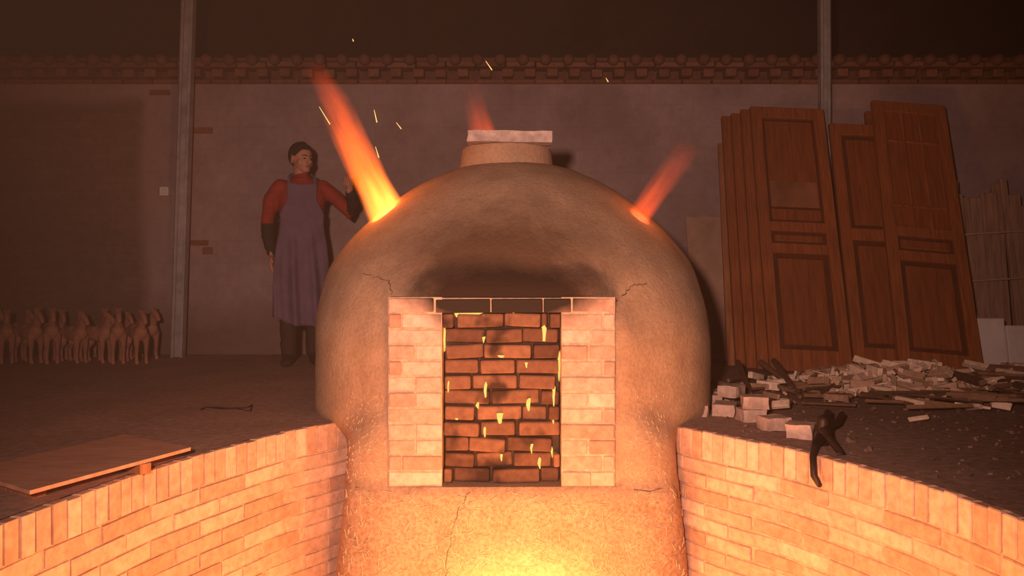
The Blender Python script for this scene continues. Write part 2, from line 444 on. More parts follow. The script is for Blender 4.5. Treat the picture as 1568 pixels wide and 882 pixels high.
# loose brick stack in doorway
bm = bmesh.new(); TZ = FZ1-course; rows = 11; ch = (TZ-FZ0)/rows
for i in range(rows):
    zc = TZ-ch*(i+.5); x = -.288+random.uniform(-.08, .0)
    if i == 0: x = -.243
    while x < .2:
        w = random.choice([.20,.16,.115,.22])+random.uniform(-.01,.01)
        a = max(x, -.289 if i else -.241); b = min(x+w, .203 if i else .155)
        if b-a > .03:
            M = Matrix.Rotation(random.uniform(-.05,.05), 3, 'Y') @ Matrix.Rotation(random.uniform(-.12,.12), 3, 'Z')
            box(bm, ((a+b)/2, 3.67+random.uniform(-.025,.015), zc+random.uniform(-.002,.003)), (b-a-.008, .10, ch-.008), M)
        x += w
o = obj_from_bm('door_brick_stack', bm, M_burn); bevel(o, .008, 2); kchild(o)
bm = bmesh.new(); box(bm, (-.043, 3.715, (TZ+FZ0)/2), (.49, .12, TZ-FZ0)); kchild(obj_from_bm('mud_fill', bm, M_mud))
gaps = [(701,480,10,12),(722,480,46,6),(738,488,7,12),(786,484,4,14),(833,511,9,24),(741,520,5,8),(806,558,5,10),(769,545,12,4),(744,597,8,22),(828,584,10,8),
        (687,592,4,18),(732,620,5,10),(810,620,8,20),(766,640,15,20),(848,606,5,30),(847,640,4,20),(743,660,5,14),(814,685,6,16),(826,708,8,18),(845,692,4,14),(856,560,4,40),(681,520,3,30),(768,700,4,10),(700,640,8,3)]
bm = bmesh.new()
for (gx, gy, gw, gh) in gaps:
    c = P(gx, gy, 3.63); s_ = 3.63/FPX
    pts = []
    for k in range(8):
        a = 2*math.pi*k/8; rr = random.uniform(.7, 1.15)
        ww = gw*s_*.48*(1.1 if math.sin(a) > 0 else .5)*random.uniform(.65,1.2)
        pts.append((math.copysign(abs(math.cos(a))**.6, math.cos(a))*ww*rr, math.copysign(abs(math.sin(a))**.6, math.sin(a))*gh*s_*.55*rr))
    f1 = [bm.verts.new((c.x+x_, 3.605, c.z+z_)) for x_, z_ in pts]; f2_ = [bm.verts.new((c.x+x_, 3.67, c.z+z_)) for x_, z_ in pts]
    bm.faces.new(f1); bm.faces.new(f2_[::-1])
    for k in range(8): bm.faces.new((f1[k], f1[(k+1)%8], f2_[(k+1)%8], f2_[k]))
kchild(obj_from_bm('fire_gaps', bm, E_gap))
# cracks
def crack(name, pts, r=.0020):
    bm = bmesh.new(); out = []
    for a, b in zip(pts[:-1], pts[1:]):
        for k in range(6):
            u = k/6; out.append((a[0]+(b[0]-a[0])*u+random.uniform(-.006,.006), a[1]+(b[1]-a[1])*u+random.uniform(-.005,.005)))
    P3 = [surf(x_, z_) for x_, z_ in out]
    tube(bm, P3, [r*random.uniform(.4,1.2) for _ in P3], n=6)
    kchild(obj_from_bm(name, bm, M_crack))
sc = 3.6/FPX
def q(px, py): return ((px-784)*sc, CH+(HZ-py)*sc)
crack('crack_1', [q(541,418), q(566,425), q(588,430), q(594,440), q(596,454)])
crack('crack_2', [q(1000,436), q(972,437), q(958,452), q(943,464)])
crack('crack_3', [q(720,748), q(706,770), q(692,812), q(686,860), q(684,885)], .0014)
crack('crack_4', [q(500,705), q(520,745), q(560,742), q(595,741)], .0016)
crack('crack_5', [q(940,740), q(985,748), q(1030,740), q(1045,775)], .0016)
# straw
bm = bmesh.new()
for i in range(1500):
    if i < 1150: x = random.uniform(-.74,.74); z = random.uniform(-.95,-.235); big = True
    else: x = random.choice([-1,1])*random.uniform(.5,.70)-.03; z = random.uniform(-.22,.15); big = False
    if -.2 < x < .28 and z < -.7: continue
    p = surf(x, z); n_ = snorm(x, z)
    if n_.length < .5: continue
    a = n_.orthogonal().normalized(); a = Matrix.Rotation(random.uniform(0, 6.28), 3, n_) @ a; b = n_.cross(a)
    M = Matrix((a, b, n_)).transposed(); L_ = random.uniform(.012,.045) if big else random.uniform(.008,.018)
    box(bm, p+n_*(.0012 if big else .0006), (L_, random.uniform(.0008,.0018), .003), M)
kchild(obj_from_bm('straw_fibres', bm, M_straw))
# fire bed in mouth
bm = bmesh.new()
for i in range(60):
    M = Matrix.Rotation(random.uniform(0,6), 3, 'Z') @ Matrix.Rotation(random.uniform(-.5,.5), 3, 'X')
    box(bm, (.04+random.uniform(-.2,.2), random.uniform(3.35,3.95), -1.17+random.uniform(0,.12)), (random.uniform(.05,.2), .03, .03), M)
kchild(obj_from_bm('embers', bm, E_hot))
bm = bmesh.new(); box(bm, (.04, 3.97, -.96), (.43,.02,.45)); kchild(obj_from_bm('firebox_glow', bm, E_hot))
# ------------------------------------------------------------ flames
def flame(name, base, d, L_, r0, r1, strength, cols, nscale=1.0, dens_pow=1.2):
    z = d.normalized(); x = z.orthogonal().normalized(); y = z.cross(x)
    M = Matrix((x, y, z)).transposed().to_4x4(); M.translation = base
    bm = bmesh.new(); tube(bm, [(0,0,0), (0,0,L_*.5), (0,0,L_)], [r0*1.1, (r0+r1)*.5*1.5, r1*2.2], n=20, cap=False)
    t = NT(name+'_fire'); c = t.n('ShaderNodeTexCoord')
    no = t.n('ShaderNodeTexNoise'); no.inputs['Scale'].default_value = 5*nscale; no.inputs['Detail'].default_value = 2
    mp = t.n('ShaderNodeMapping'); mp.inputs['Scale'].default_value = (1,1,.45); t.l(c.outputs['Object'], mp.inputs[0]); t.l(mp.outputs[0], no.inputs['Vector'])
    vm = t.n('ShaderNodeVectorMath', operation='SUBTRACT'); t.l(no.outputs['Color'], vm.inputs[0]); vm.inputs[1].default_value = (.5,.5,.5)
    s0 = t.n('ShaderNodeSeparateXYZ'); t.l(c.outputs['Object'], s0.inputs[0]); h = t.math('DIVIDE', s0.outputs[2], L_)
    vs = t.n('ShaderNodeVectorMath', operation='SCALE'); t.l(vm.outputs[0], vs.inputs[0]); t.l(t.math('MULTIPLY', h, .22), vs.inputs[3])
    va = t.n('ShaderNodeVectorMath', operation='ADD'); t.l(c.outputs['Object'], va.inputs[0]); t.l(vs.outputs[0], va.inputs[1])
    s1 = t.n('ShaderNodeSeparateXYZ'); t.l(va.outputs[0], s1.inputs[0])
    rr = t.math('SQRT', t.math('ADD', t.math('MULTIPLY', s1.outputs[0], s1.outputs[0]), t.math('MULTIPLY', s1.outputs[1], s1.outputs[1])))
    Rz = t.math('ADD', r0, t.math('MULTIPLY', h, r1-r0))
    u = t.math('DIVIDE', rr, Rz)
    fr = t.math('MULTIPLY', t.math('SUBTRACT', 1, t.math('MULTIPLY', u, u), True), 1.0)
    fz = t.math('POWER', t.math('SUBTRACT', 1, h, True), dens_pow)
    mp2 = t.n('ShaderNodeMapping'); mp2.inputs['Scale'].default_value = (1,1,.15); t.l(c.outputs['Object'], mp2.inputs[0])
    n2 = t.noise(mp2.outputs[0], 28*nscale, 3)
    nz = t.math('ADD', .35, t.math('MULTIPLY', t.math('SUBTRACT', n2, .35, True), 3.2))
    den = t.math('MULTIPLY', t.math('MULTIPLY', fr, fz), nz)
    e = t.n('ShaderNodeEmission'); t.l(t.ramp(h, cols), e.inputs[0]); t.l(t.math('MULTIPLY', den, strength), e.inputs[1])
    t.l(e.outputs[0], t.out.inputs['Volume'])
    try: t.m.cycles.volume_step_rate = 2.0
    except Exception: pass
    o = obj_from_bm(name, bm, t.m); o.matrix_world = M; return o
hot = [(0, (1,.26,.03)), (.35, (1,.13,.010)), (1, (.75,.05,.01))]
red = [(0, (1,.085,.006)), (1, (.6,.05,.015))]
flame('flame', HL-NL*.06, P(480,112,4.05)-HL, .88, .110, .065, 58, hot, 1.0, 1.5)
flame('flame', HR-NR*.06, P(1062,215,4.05)-HR, .54, .068, .060, 22, red)
flame('flame', Vector((-.14, 4.66, 1.34)), Vector((-.12, 0, .5)), .42, .11, .04, 9, red)
flame('flame', Vector((.05, 3.38, -1.02)), Vector((0, -.05, 1)), .62, .40, .34, 15, [(0,(1,.50,.13)), (.6,(1,.40,.08)), (1,(1,.25,.04))], .6, 1.0)
# sparks
bm = bmesh.new()
for (a, b, D) in (((744,94),(753,107),4.3), ((573,169),(577,187),4.2), ((607,188),(614,197),4.2), ((575,225),(580,241),4.2), ((489,164),(505,190),4.1), ((928,120),(931,125),4.4), ((540,60),(541,63),4.3)):
    tube(bm, [P(*a, D), P(*b, D)], [.0015, .003], n=6)
obj_from_bm('fire_sparks', bm, E_spark)
# ------------------------------------------------------------ posts
def post(name, xb, yb, xt, w):
    bm = bmesh.new(); H = 4.8
    sh = (xt-xb)/H
    for c, s_ in (((0,.05,H/2),(w,.006,H)), ((-w/2,.025,H/2),(.006,.056,H)), ((w/2,.025,H/2),(.006,.056,H)), ((-w/2+.012,0,H/2),(.026,.006,H)), ((w/2-.012,0,H/2),(.026,.006,H))):
        box(bm, c, s_)
    for v_ in bm.verts: v_.co.x += sh*v_.co.z
    o = obj_from_bm(name, bm, M_steel); o.location = (xb, yb, 0)
post('steel_post', -2.70, 6.83, -2.55, .10)
post('steel_post', 2.55, 6.88, 2.53, .085)
# wall fittings
bm = bmesh.new(); box(bm, P(252,293,7.08), (.075,.04,.075)); box(bm, P(252,293,7.055), (.03,.02,.04))
o = obj_from_bm('light_switch', bm, M_white); bevel(o, .005)
bm = bmesh.new()
for (a, b, w, h) in ((311,200,.16,.05), (305,372,.15,.045), (245,142,.17,.04), (318,384,.08,.06)):
    box(bm, P(a, b, 7.095), (w, .012, h))
o = obj_from_bm('putlog_bricks', bm, M_cornice)  # putlog bricks in the wall face, apart from the cornice
# ------------------------------------------------------------ doors
def door(name, bl, tl, w, style, t_=.042):
    bl = Vector(bl); tl = Vector(tl); H = (tl-bl).length
    ez = (tl-bl).normalized(); ex = Vector((1,0,0)); ex = (ex-ez*ex.dot(ez)).normalized(); ey = ez.cross(ex)
    par = empty(name); M = Matrix((ex, ey, ez)).transposed().to_4x4(); M.translation = bl+Vector((0,0,.012)); par.matrix_world = M
    st = .085; bm = bmesh.new()
    box(bm, (st/2, t_/2, H/2), (st, t_, H)); box(bm, (w-st/2, t_/2, H/2), (st, t_, H))
    rails = [(0, .16), (H-.10, .10)] + {'A': [(.90,.08),(1.08,.08)], 'B': [(.86,.08),(1.06,.08)], 'P': [(1.0,.1)]}[style]
    for z_, h_ in rails: box(bm, (w/2, t_/2, z_+h_/2), (w-2*st+.002, t_*.98, h_))
    if style == 'B':
        for k in (1, 2): box(bm, (st+(w-2*st)*k/3, t_/2, (1.14+H-.1)/2), (.022, t_*.7, H-.1-1.14))
        for zz in (1.32, 1.9): box(bm, (w/2, t_/2, zz), (w-2*st, t_*.7, .022))
    o = obj_from_bm('frame', bm, M_wood, par); bevel(o, .004)
    bm = bmesh.new(); bg = bmesh.new(); zs_ = sorted(rails)
    for (z1, h1), (z2, h2) in zip(zs_[:-1], zs_[1:]):
        if z2-(z1+h1) < .02: continue
        if z1 > .9 and style != 'P': continue
        box(bg, (w/2, t_/2+.008, (z1+h1+z2)/2), (w-2*st+.004, .010, z2-z1-h1+.004))
        mg = .022 if z2-z1-h1 < .2 else .035
        box(bm, (w/2, t_/2-.001, (z1+h1+z2)/2), (w-2*st-2*mg, .020, z2-z1-h1-2*mg))
    o = obj_from_bm('panel', bm, M_wood2, par); bevel(o, .008)
    o = obj_from_bm('panel_groove', bg, M_wood_shade, par)
    if style != 'P':
        z1 = 1.14 if style == 'B' else 1.16
        bm = bmesh.new(); box(bm, (w/2, t_/2+.006, (z1+H-.1)/2), (w-2*st+.004, .008, H-.1-z1+.01))
        obj_from_bm('pane', bm, M_wood2, par)
        if style == 'A':
            bm = bmesh.new()
            for xx in (st+.012, w-st-.012): box(bm, (xx, t_/2-.002, (z1+H-.1)/2), (.012, .012, H-.1-z1-.01))
            for zz in (z1+.012, H-.115, z1+.12): box(bm, (w/2, t_/2-.002, zz), (w-2*st-.01, .012, .012))
            obj_from_bm('glazing_bead', bm, M_wood_shade, par)
            bm = bmesh.new(); box(bm, (w/2, t_/2-.0005, z1+.24), (w-2*st-.05, .006, .22)); obj_from_bm('dusty_pane', bm, M_pane, par)
door('wooden_door', (1.78,5.85,0), (1.887,6.72,1.99), .575, 'A')
door('wooden_door', (1.715,5.92,0), (1.83,6.79,1.98), .575, 'P')
door('wooden_door', (1.655,5.985,0), (1.77,6.855,1.96), .575, 'P')
door('wooden_door', (1.60,6.05,0), (1.71,6.92,1.95), .575, 'P')
door('wooden_door', (2.63,5.75,0), (2.85,6.72,2.04), .57, 'B')
door('wooden_door', (2.41,5.96,0), (2.52,6.74,1.86), .62, 'P')
door('wooden_door', (2.72,6.10,0), (2.86,6.87,1.98), .60, 'P')
def leanboard(name, bl, w, H, top_y, th, mat, skew=0):
    bl = Vector(bl); tl = Vector((bl.x+skew, top_y, H)); ez = (tl-bl).normalized(); ex = Vector((1,0,0)); ex = (ex-ez*ex.dot(ez)).normalized(); ey = ez.cross(ex)
    bm = bmesh.new(); Hh = (tl-bl).length; box(bm, (w/2, th/2, Hh/2), (w, th, Hh))
    bmesh.ops.subdivide_edges(bm, edges=bm.edges[:], cuts=6, use_grid_fill=True)
    for v_ in bm.verts:
        e_ = .006*noise.noise(v_.co*6); v_.co.x += e_; v_.co.z += e_ if v_.co.z > .1 else 0
    o = obj_from_bm(name, bm, mat); M = Matrix((ex, ey, ez)).transposed().to_4x4(); M.translation = bl+Vector((0,0,.006)); o.matrix_world = M; return o
leanboard('plywood_board', (1.42,6.55,0), .36, 1.14, 7.04, .012, M_plyg, .02)
leanboard('wood_plank', (1.575,6.2,0), .07, 1.75, 7.02, .025, M_wood3, .13)
# right clutter
par = empty('timber_bundle')
bm = bmesh.new()
for i in range(10):
    x = 3.46+i*.062+random.uniform(-.01,.01); h = 1.32+random.uniform(-.12,.10)
    M = Matrix.Rotation(-.12+random.uniform(-.03,.03), 3, 'X') @ Matrix.Rotation(random.uniform(-.04,.02), 3, 'Y')
    box(bm, (x, 6.62+random.uniform(-.04,.04), h/2+.01), (random.uniform(.05,.09), .035, h), M)
o = obj_from_bm('boards', bm, M_card, par); bevel(o, .004)
bm = bmesh.new()
for zz, yy in ((.62, 6.51), (.98, 6.56)):
    tube(bm, [(3.42,yy+.02,zz-.01),(3.55,yy-.02,zz),(3.8,yy-.02,zz+.015),(4.04,yy+.02,zz+.03)], [.006]*4, n=6)
obj_from_bm('string', bm, M_string, par)
bm = bmesh.new()
box(bm, (3.36,5.98,.18), (.22,.05,.36), Matrix.Rotation(-.15,3,'X')); box(bm, (3.56,5.9,.16), (.24,.04,.31), Matrix.Rotation(-.2,3,'X'))
o = obj_from_bm('foam_sheet', bm, M_foam); bevel(o, .006)
leanboard('white_board', (3.30,6.2,0), .22, .85, 6.5, .02, M_foam, -.12)
# ------------------------------------------------------------ debris
debris = empty('firewood_and_rubble', (0,0,0))  # groups split wood, sticks and the floor rubble
def xedge(y):
    for (ax, ay), (bx, by) in zip(pr[:-1], pr[1:]):
        if by <= y <= ay: return ax+(bx-ax)*(ay-y)/(ay-by)
    return 1.1
def scat(bm, n, cx, cy, sx, sy, ln, wd, hz, flat=.25):
    for i in range(n):
        x = random.gauss(cx, sx); y = random.gauss(cy, sy)
        if y < 3.75 or (x < 1.25 and y < 4.6) or y > 5.5: continue
        pile = hz*math.exp(-((x-cx)/sx)**2/2-((y-cy)/sy)**2/2)
        L_ = random.uniform(*ln); M = Matrix.Rotation(random.uniform(0,6.28), 3, 'Z') @ Matrix.Rotation(random.uniform(-flat,flat), 3, 'Y') @ Matrix.Rotation(random.uniform(0,3), 3, 'X')
        w = random.uniform(*wd)
        box(bm, (x, y, w*.6+random.uniform(0,1)*pile+L_*.08), (L_, w, w*random.uniform(.4,.9)), M)
bm = bmesh.new()
scat(bm, 230, 2.25, 4.95, .36, .22, (.08,.20), (.02,.05), .13)
scat(bm, 130, 3.0, 5.0, .45, .2, (.1,.25), (.02,.045), .10)
scat(bm, 40, 1.9, 4.5, .5, .35, (.06,.16), (.015,.04), .02)
o = obj_from_bm('split_wood', bm, M_split, debris); bevel(o, .003)
bm = bmesh.new()
scat(bm, 55, 2.5, 4.5, .6, .3, (.15,.45), (.012,.025), .02, .06)
scat(bm, 40, 3.1, 4.8, .4, .3, (.3,.8), (.02,.04), .06, .08)
for a, b in (((1130,585,5.3),(1150,612,4.6)), ((1185,575,5.4),(1225,618,4.5)), ((1165,578,5.3),(1215,600,4.9))):
    p0 = P(*a); p1 = P(*b); p0.z = .12; p1.z = .02
    tube(bm, [p0, (p0+p1)/2, p1], [.02,.018,.014], n=6)
o = obj_from_bm('sticks', bm, M_stick, debris)
bm = bmesh.new()
for i in range(1100):
    x = random.uniform(.95, 3.6); y = random.uniform(2.3, 5.4)
    if x < xedge(y)+.05: continue
    s_ = random.uniform(.003,.012)
    if random.random() < .08: s_ *= 1.8
    M = Matrix.Rotation(random.uniform(0,6), 3, Vector((random.random(), random.random(), 1)).normalized())
    box(bm, (x, y, s_*.35), (s_*1.5, s_, s_*.8), M)
obj_from_bm('chips', bm, brickmat('rubble', (.07,.038,.025), (.26,.15,.10)), debris)
# loose bricks
for (px, py, D, rz_, zc) in ((1083,622,4.32,.2,.032), (1066,648,4.02,-.3,.03), (1110,645,4.05,1.2,.03), (1120,622,4.28,.9,.085), (1155,634,3.90,-.15,.085), (1150,650,3.88,.1,.03), (1186,662,3.66,.3,.03), (1226,668,3.50,1.1,.03), (1098,615,4.5,.5,.03)):
    bm = bmesh.new(); L_ = random.choice([.115,.15,.12])
    box(bm, (0,0,0), (L_, .10, .055)); bmesh.ops.subdivide_edges(bm, edges=bm.edges[:], cuts=4, use_grid_fill=True)
    k = random.uniform(0,50)
    for v_ in bm.verts:
        v_.co += Vector((noise.noise(v_.co*18+Vector((k,0,0))), noise.noise(v_.co*18+Vector((0,k,0))), .4*noise.noise(v_.co*18+Vector((0,0,k)))))*.010
    o = obj_from_bm('loose_brick', bm, M_loose); o.location = ((px-784)*D/FPX, D, zc); o.rotation_euler = (0, 0, rz_)
# tongs
bm = bmesh.new()
tube(bm, [(1.44,3.83,.05),(1.37,3.66,.05),(1.28,3.48,.035),(1.24,3.36,.03),(1.18,3.26,.025),(1.145,3.19,-.01),(1.135,3.15,-.07),(1.15,3.14,-.10)], [.018,.018,.022,.026,.016,.013,.013,.010], n=8)
tube(bm, [(1.49,3.80,.05),(1.41,3.64,.04),(1.30,3.47,.06),(1.25,3.36,.06),(1.235,3.27,.045),(1.255,3.19,.0),(1.25,3.12,-.07),(1.225,3.10,-.10)], [.014,.016,.022,.026,.016,.013,.013,.010], n=8)
tube(bm, [(1.245,3.36,.01),(1.245,3.36,.095)], [.024,.024], n=10)
for v_ in bm.verts: v_.co.x -= .025; v_.co.y -= .03
obj_from_bm('iron_tongs', bm, M_iron, smooth=True)
# wire on floor
bm = bmesh.new()
tube(bm, [P(308,628,4.17)+Vector((0,0,.004)), P(316,624,4.27), P(345,628,4.2)+Vector((0,0,.01)), P(378,625,4.25), P(386,620,4.33), P(384,630,4.15), P(365,626,4.22)], [.005]*7, n=6)
obj_from_bm('wire_hook', bm, M_iron)
# plywood on left rim
bm = bmesh.new()
cs = [Vector((-1.51,3.31,.035)), Vector((-1.158,3.06,.035)), Vector((-1.39,2.447,.035)), Vector((-1.744,2.70,.035))]
top = [bm.verts.new(c+Vector((0,0,.012))) for c in cs]; bot = [bm.verts.new(c) for c in cs]
bm.faces.new(top); bm.faces.new(bot[::-1])
for i in range(4): bm.faces.new((top[i], bot[i], bot[(i+1)%4], top[(i+1)%4]))
obj_from_bm('plywood_sheet', bm, M_ply)
bm = bmesh.new(); box(bm, (-1.34,2.93,.016), (.26,.04,.034), Matrix.Rotation(-.6,3,'Z')); box(bm, (-1.52,2.62,.016), (.24,.04,.034), Matrix.Rotation(-.6,3,'Z'))
obj_from_bm('wood_batten', bm, M_wood3)
# ------------------------------------------------------------ clay horses
bm = bmesh.new()
tube(bm, [(-.13,0,.245),(-.06,0,.25),(.03,0,.24),(.11,0,.25)], [(.055,.062),(.056,.058),(.058,.065),(.052,.066)], side=(0,1,0))
tube(bm, [(.11,0,.27),(.15,0,.33),(.165,0,.38)], [(.035,.055),(.028,.042),(.024,.034)], side=(0,1,0))
tube(bm, [(.155,0,.395),(.20,0,.37),(.235,0,.335)], [(.026,.03),(.022,.026),(.018,.019)], side=(0,1,0))
tube(bm, [(.15,.018,.41),(.147,.022,.435)], [.009,.005]); tube(bm, [(.15,-.018,.41),(.147,-.022,.435)], [.009,.005])
tube(bm, [(.10,0,.34),(.13,0,.39),(.155,0,.42)], [(.008,.02),(.008,.02),(.008,.012)], side=(0,1,0))
for sy in (-1, 1):
    tube(bm, [(.12,.035*sy,.22),(.125,.036*sy,.13),(.12,.036*sy,.07),(.125,.036*sy,.03),(.135,.036*sy,.014)], [.03,.018,.014,.014,.018])
    tube(bm, [(-.13,.036*sy,.23),(-.11,.038*sy,.16),(-.155,.037*sy,.11),(-.148,.037*sy,.04),(-.135,.037*sy,.014)], [.042,.028,.017,.014,.018])
tube(bm, [(-.18,0,.27),(-.205,0,.22),(-.20,0,.14)], [.014,.018,.010])
tube(bm, [(-.05,0,.285),(.02,0,.285)], [(.05,.03),(.05,.03)], side=(0,1,0))
hs = obj_from_bm('horse_1', bm, M_horse); remesh(hs, .007, 3)
hpar = empty('clay_horse_figurines', (-3.3, 6.6, 0)); bpy.context.view_layer.update()
first = True
for row, (yy, n, x0, dx) in enumerate(((6.45, 8, -4.00, .165), (6.72, 9, -4.25, .165))):
    for i in range(n):
        o = hs if first else link(bpy.data.objects.new('horse_%d' % (row*12+i+1), hs.data))
        first = False
        o.parent = hpar
        o.location = (x0+dx*i+3.3+random.uniform(-.015,.015), yy-6.6+random.uniform(-.02,.02), 0)
        o.rotation_euler = (0, 0, -.75+random.uniform(-.35,.3)); k = random.uniform(.88,1.0); o.scale = (k,k,k)
# ------------------------------------------------------------ man
man = empty('man', (-1.55, 6.25, 0)); man.rotation_euler = (0,0,.28)
M_shirt = simple('red_shirt', (.24,.022,.014), .3, 9, bstr=.3, bd=.02)
M_sleeve = simple('black_sleeve', (.018,.012,.012), .3, 9)
M_pants = simple('dark_trousers', (.035,.018,.016), .3, 9, bstr=.3)
M_shoe = simple('shoe', (.03,.018,.014), .2, 9)
M_skin = simple('skin', (.42,.20,.13), .08, 20, rough=.6, bstr=.05)
M_hair = simple('black_hair', (.012,.009,.009), .3, 60, rough=.85, stretch=(1,1,.3))
M_apron = simple('blue_apron', (.125,.08,.125), .2, 7, bstr=.35, bd=.02)
M_lip = simple('lips', (.24,.08,.06), .1, 20)
bm = bmesh.new()
tube(bm, [(0,0,.84),(0,0,.93),(0,-.005,1.04),(0,-.01,1.15),(0,-.005,1.25),(0,.0,1.32),(0,.005,1.36),(0,.005,1.385)],
     [(.150,.105),(.155,.108),(.148,.102),(.165,.112),(.178,.110),(.160,.090),(.095,.072),(.058,.058)], side=(1,0,0), n=20)
AR = [(-.150,0,1.312),(-.215,.01,1.22),(-.245,.035,1.04),(-.235,.0,.93),(-.215,-.03,.835)]
AL = [(.150,0,1.312),(.235,.005,1.25),(.365,-.01,1.12),(.365,-.08,1.19),(.34,-.16,1.265)]
for A_ in (AR, AL): tube(bm, A_, [.058,.056,.049,.046,.036])
for sx, dy in ((-1,0), (1,.03)):
    tube(bm, [(.080*sx,0,.86),(.090*sx,-.008+dy*.5,.68),(.092*sx,-.012+dy,.46),(.092*sx,.005+dy,.28),(.09*sx,.02+dy,.10)], [.098,.088,.070,.064,.058])
    tube(bm, [(.09*sx,.045+dy,.040),(.098*sx,-.04+dy,.045),(.112*sx,-.125+dy,.032)], [(.036,.038),(.042,.040),(.040,.028)], side=(1,0,0))
bodyo = obj_from_bm('body', bm, [M_shirt, M_sleeve, M_pants, M_shoe], man); remesh(bodyo, .011, 5)
for v_ in bodyo.data.vertices:
    c = v_.co; v_.co += v_.normal*(.005*noise.noise(Vector((c.x*9, c.y*9, c.z*16))) + .006*noise.noise(Vector((c.x*5, c.y*5, c.z*34)))*(1 if abs(c.x) > .17 or c.z < .5 else .3))
def sdist(c, a, b):
    a = Vector(a); b = Vector(b); u_ = max(0, min(1, (c-a).dot(b-a)/(b-a).length_squared)); return (c-a-(b-a)*u_).length
for p in bodyo.data.polygons:
    c = p.center
    idx = 0
    if c.z < .90 and abs(c.x) < .20: idx = 2
    if c.z < .075 or (c.z < .095 and c.y < -.045): idx = 3
    if c.x < -.175 and c.z < 1.04 and c.z > .7: idx = 1
    if c.x > .2 and c.z > .9:
        if min(sdist(c, AL[2], AL[3]), sdist(c, AL[3], AL[4])) < sdist(c, AL[1], AL[2])-.004: idx = 1
    p.material_index = idx
bm = bmesh.new()
ring = [Vector((.062*math.cos(a), .005+.064*math.sin(a), 1.378+.016*math.sin(a))) for a in [2*math.pi*i/20 for i in range(21)]]
tube(bm, ring, [.014]*21, n=8, cap=False); obj_from_bm('collar', bm, M_shirt, man, True)
# apron
bm = bmesh.new(); G = []
nz_, nu = 44, 28
for i in range(nz_+1):
    z = 1.335-(1.335-.30)*i/nz_
    hw = .105 if z > 1.20 else (.105+(1.20-z)/.10*.065 if z > 1.10 else .170)
    if z <= 1.10: hw = .170+.035*(1-sstep(.5,1.1,z))
    hw *= 1-.10*math.exp(-((z-1.03)/.10)**2)
    row = []
    for j in range(nu+1):
        u = -1+2*j/nu; x = u*hw
        dep = .126 if z > .9 else .126+.03*(1-sstep(.45,.9,z))
        y = -math.sqrt(max(.0, 1-(abs(x)/.225)**2.6))*dep-.008
        fold = (1-sstep(.6,1.05,z)); y += fold*(.020*math.sin(u*9+z*2)+.012*math.sin(u*17+1+z*4)) + .014*noise.noise(Vector((u*3+z*4, z*9, 3)))*math.exp(-((z-1.0)/.16)**2)
        zz = z + (.05*u*(-1)*(i/nz_)**3) + .012*math.sin(u*5)*(i/nz_)**4
        if i == 0: zz -= .015*(1-u*u)
        row.append(bm.verts.new((x, y+.004*noise.noise(Vector((x*10,z*10,0))), zz)))
    G.append(row)
for a, b in zip(G[:-1], G[1:]):
    for j in range(nu): bm.faces.new((a[j], a[j+1], b[j+1], b[j]))
ap = obj_from_bm('apron', bm, M_apron, man, True); sm = ap.modifiers.new('s', 'SOLIDIFY'); sm.thickness = .006
bm = bmesh.new()
for sx in (-1, 1):
    tube(bm, [(.095*sx,-.118,1.325),(.088*sx,-.085,1.375),(.068*sx,-.03,1.405),(.04*sx,.055,1.41),(0,.075,1.405)], [(.012,.004)]*5, side=(1,0,0), n=8)
    tube(bm, [(.150*sx,-.092,1.06),(.166*sx,.0,1.06),(.13*sx,.085,1.06),(0,.118,1.06)], [(.004,.012)]*4, side=(1,0,0), n=8)
obj_from_bm('apron_straps', bm, M_apron, man)
# head
head = empty('head'); head.parent = man; head.location = (0,-.005,1.50); head.rotation_euler = (0.03,0,.62)
bm = bmesh.new()
tube(bm, [(0,.01,-.14),(0,.008,-.08),(0,.01,-.03)], [.052,.050,.052])
ell(bm, (0,.012,.045), (.074,.092,.088)); ell(bm, (0,-.018,-.012), (.062,.066,.072)); ell(bm, (0,-.048,-.062), (.036,.030,.026))
ell(bm, (-.034,-.040,-.012), (.031,.028,.036)); ell(bm, (.034,-.040,-.012), (.031,.028,.036))
tube(bm, [(-.042,-.060,.034),(0,-.072,.036),(.042,-.060,.034)], [.008,.010,.008])
tube(bm, [(0,-.078,.026),(0,-.090,.004),(0,-.100,-.012)], [.008,.011,.014]); ell(bm, (-.014,-.086,-.016), (.009,.010,.008)); ell(bm, (.014,-.086,-.016), (.009,.010,.008))
ell(bm, (0,-.080,-.037), (.024,.010,.007)); ell(bm, (0,-.079,-.048), (.020,.010,.007))
for sx in (-1, 1):
    ell(bm, (.076*sx,.014,.004), (.008,.018,.031), Matrix.Rotation(.35*sx, 3, 'Z'))
ho = obj_from_bm('head_skin', bm, [M_skin, M_lip], head); remesh(ho, .004, 5)
for p in ho.data.polygons:
    c = p.center
    if c.y < -.07 and (c.x/.022)**2+((c.z+.0425)/.0085)**2 < 1: p.material_index = 1
bm = bmesh.new()
for sx in (-1, 1):
    ell(bm, (.027*sx,-.0715,.016), (.0125,.008,.0045))
obj_from_bm('eyes', bm, M_hair, head, True)
bm = bmesh.new()
for sx in (-1, 1):
    tube(bm, [(.012*sx,-.0825,.034),(.028*sx,-.0800,.039),(.045*sx,-.067,.036)], [(.003,.003),(.004,.004),(.0025,.0025)], n=6)
obj_from_bm('eyebrows', bm, M_hair, head, True)
bm = bmesh.new()
bmesh.ops.create_uvsphere(bm, u_segments=48, v_segments=32, radius=1)
for v_ in bm.verts:
    v_.co = Vector((v_.co.x*.081, v_.co.y*.100+.014, v_.co.z*.100+.045)); v_.co += v_.co.normalized()*(.006*noise.noise(v_.co*45)+.003*noise.noise(v_.co*120))
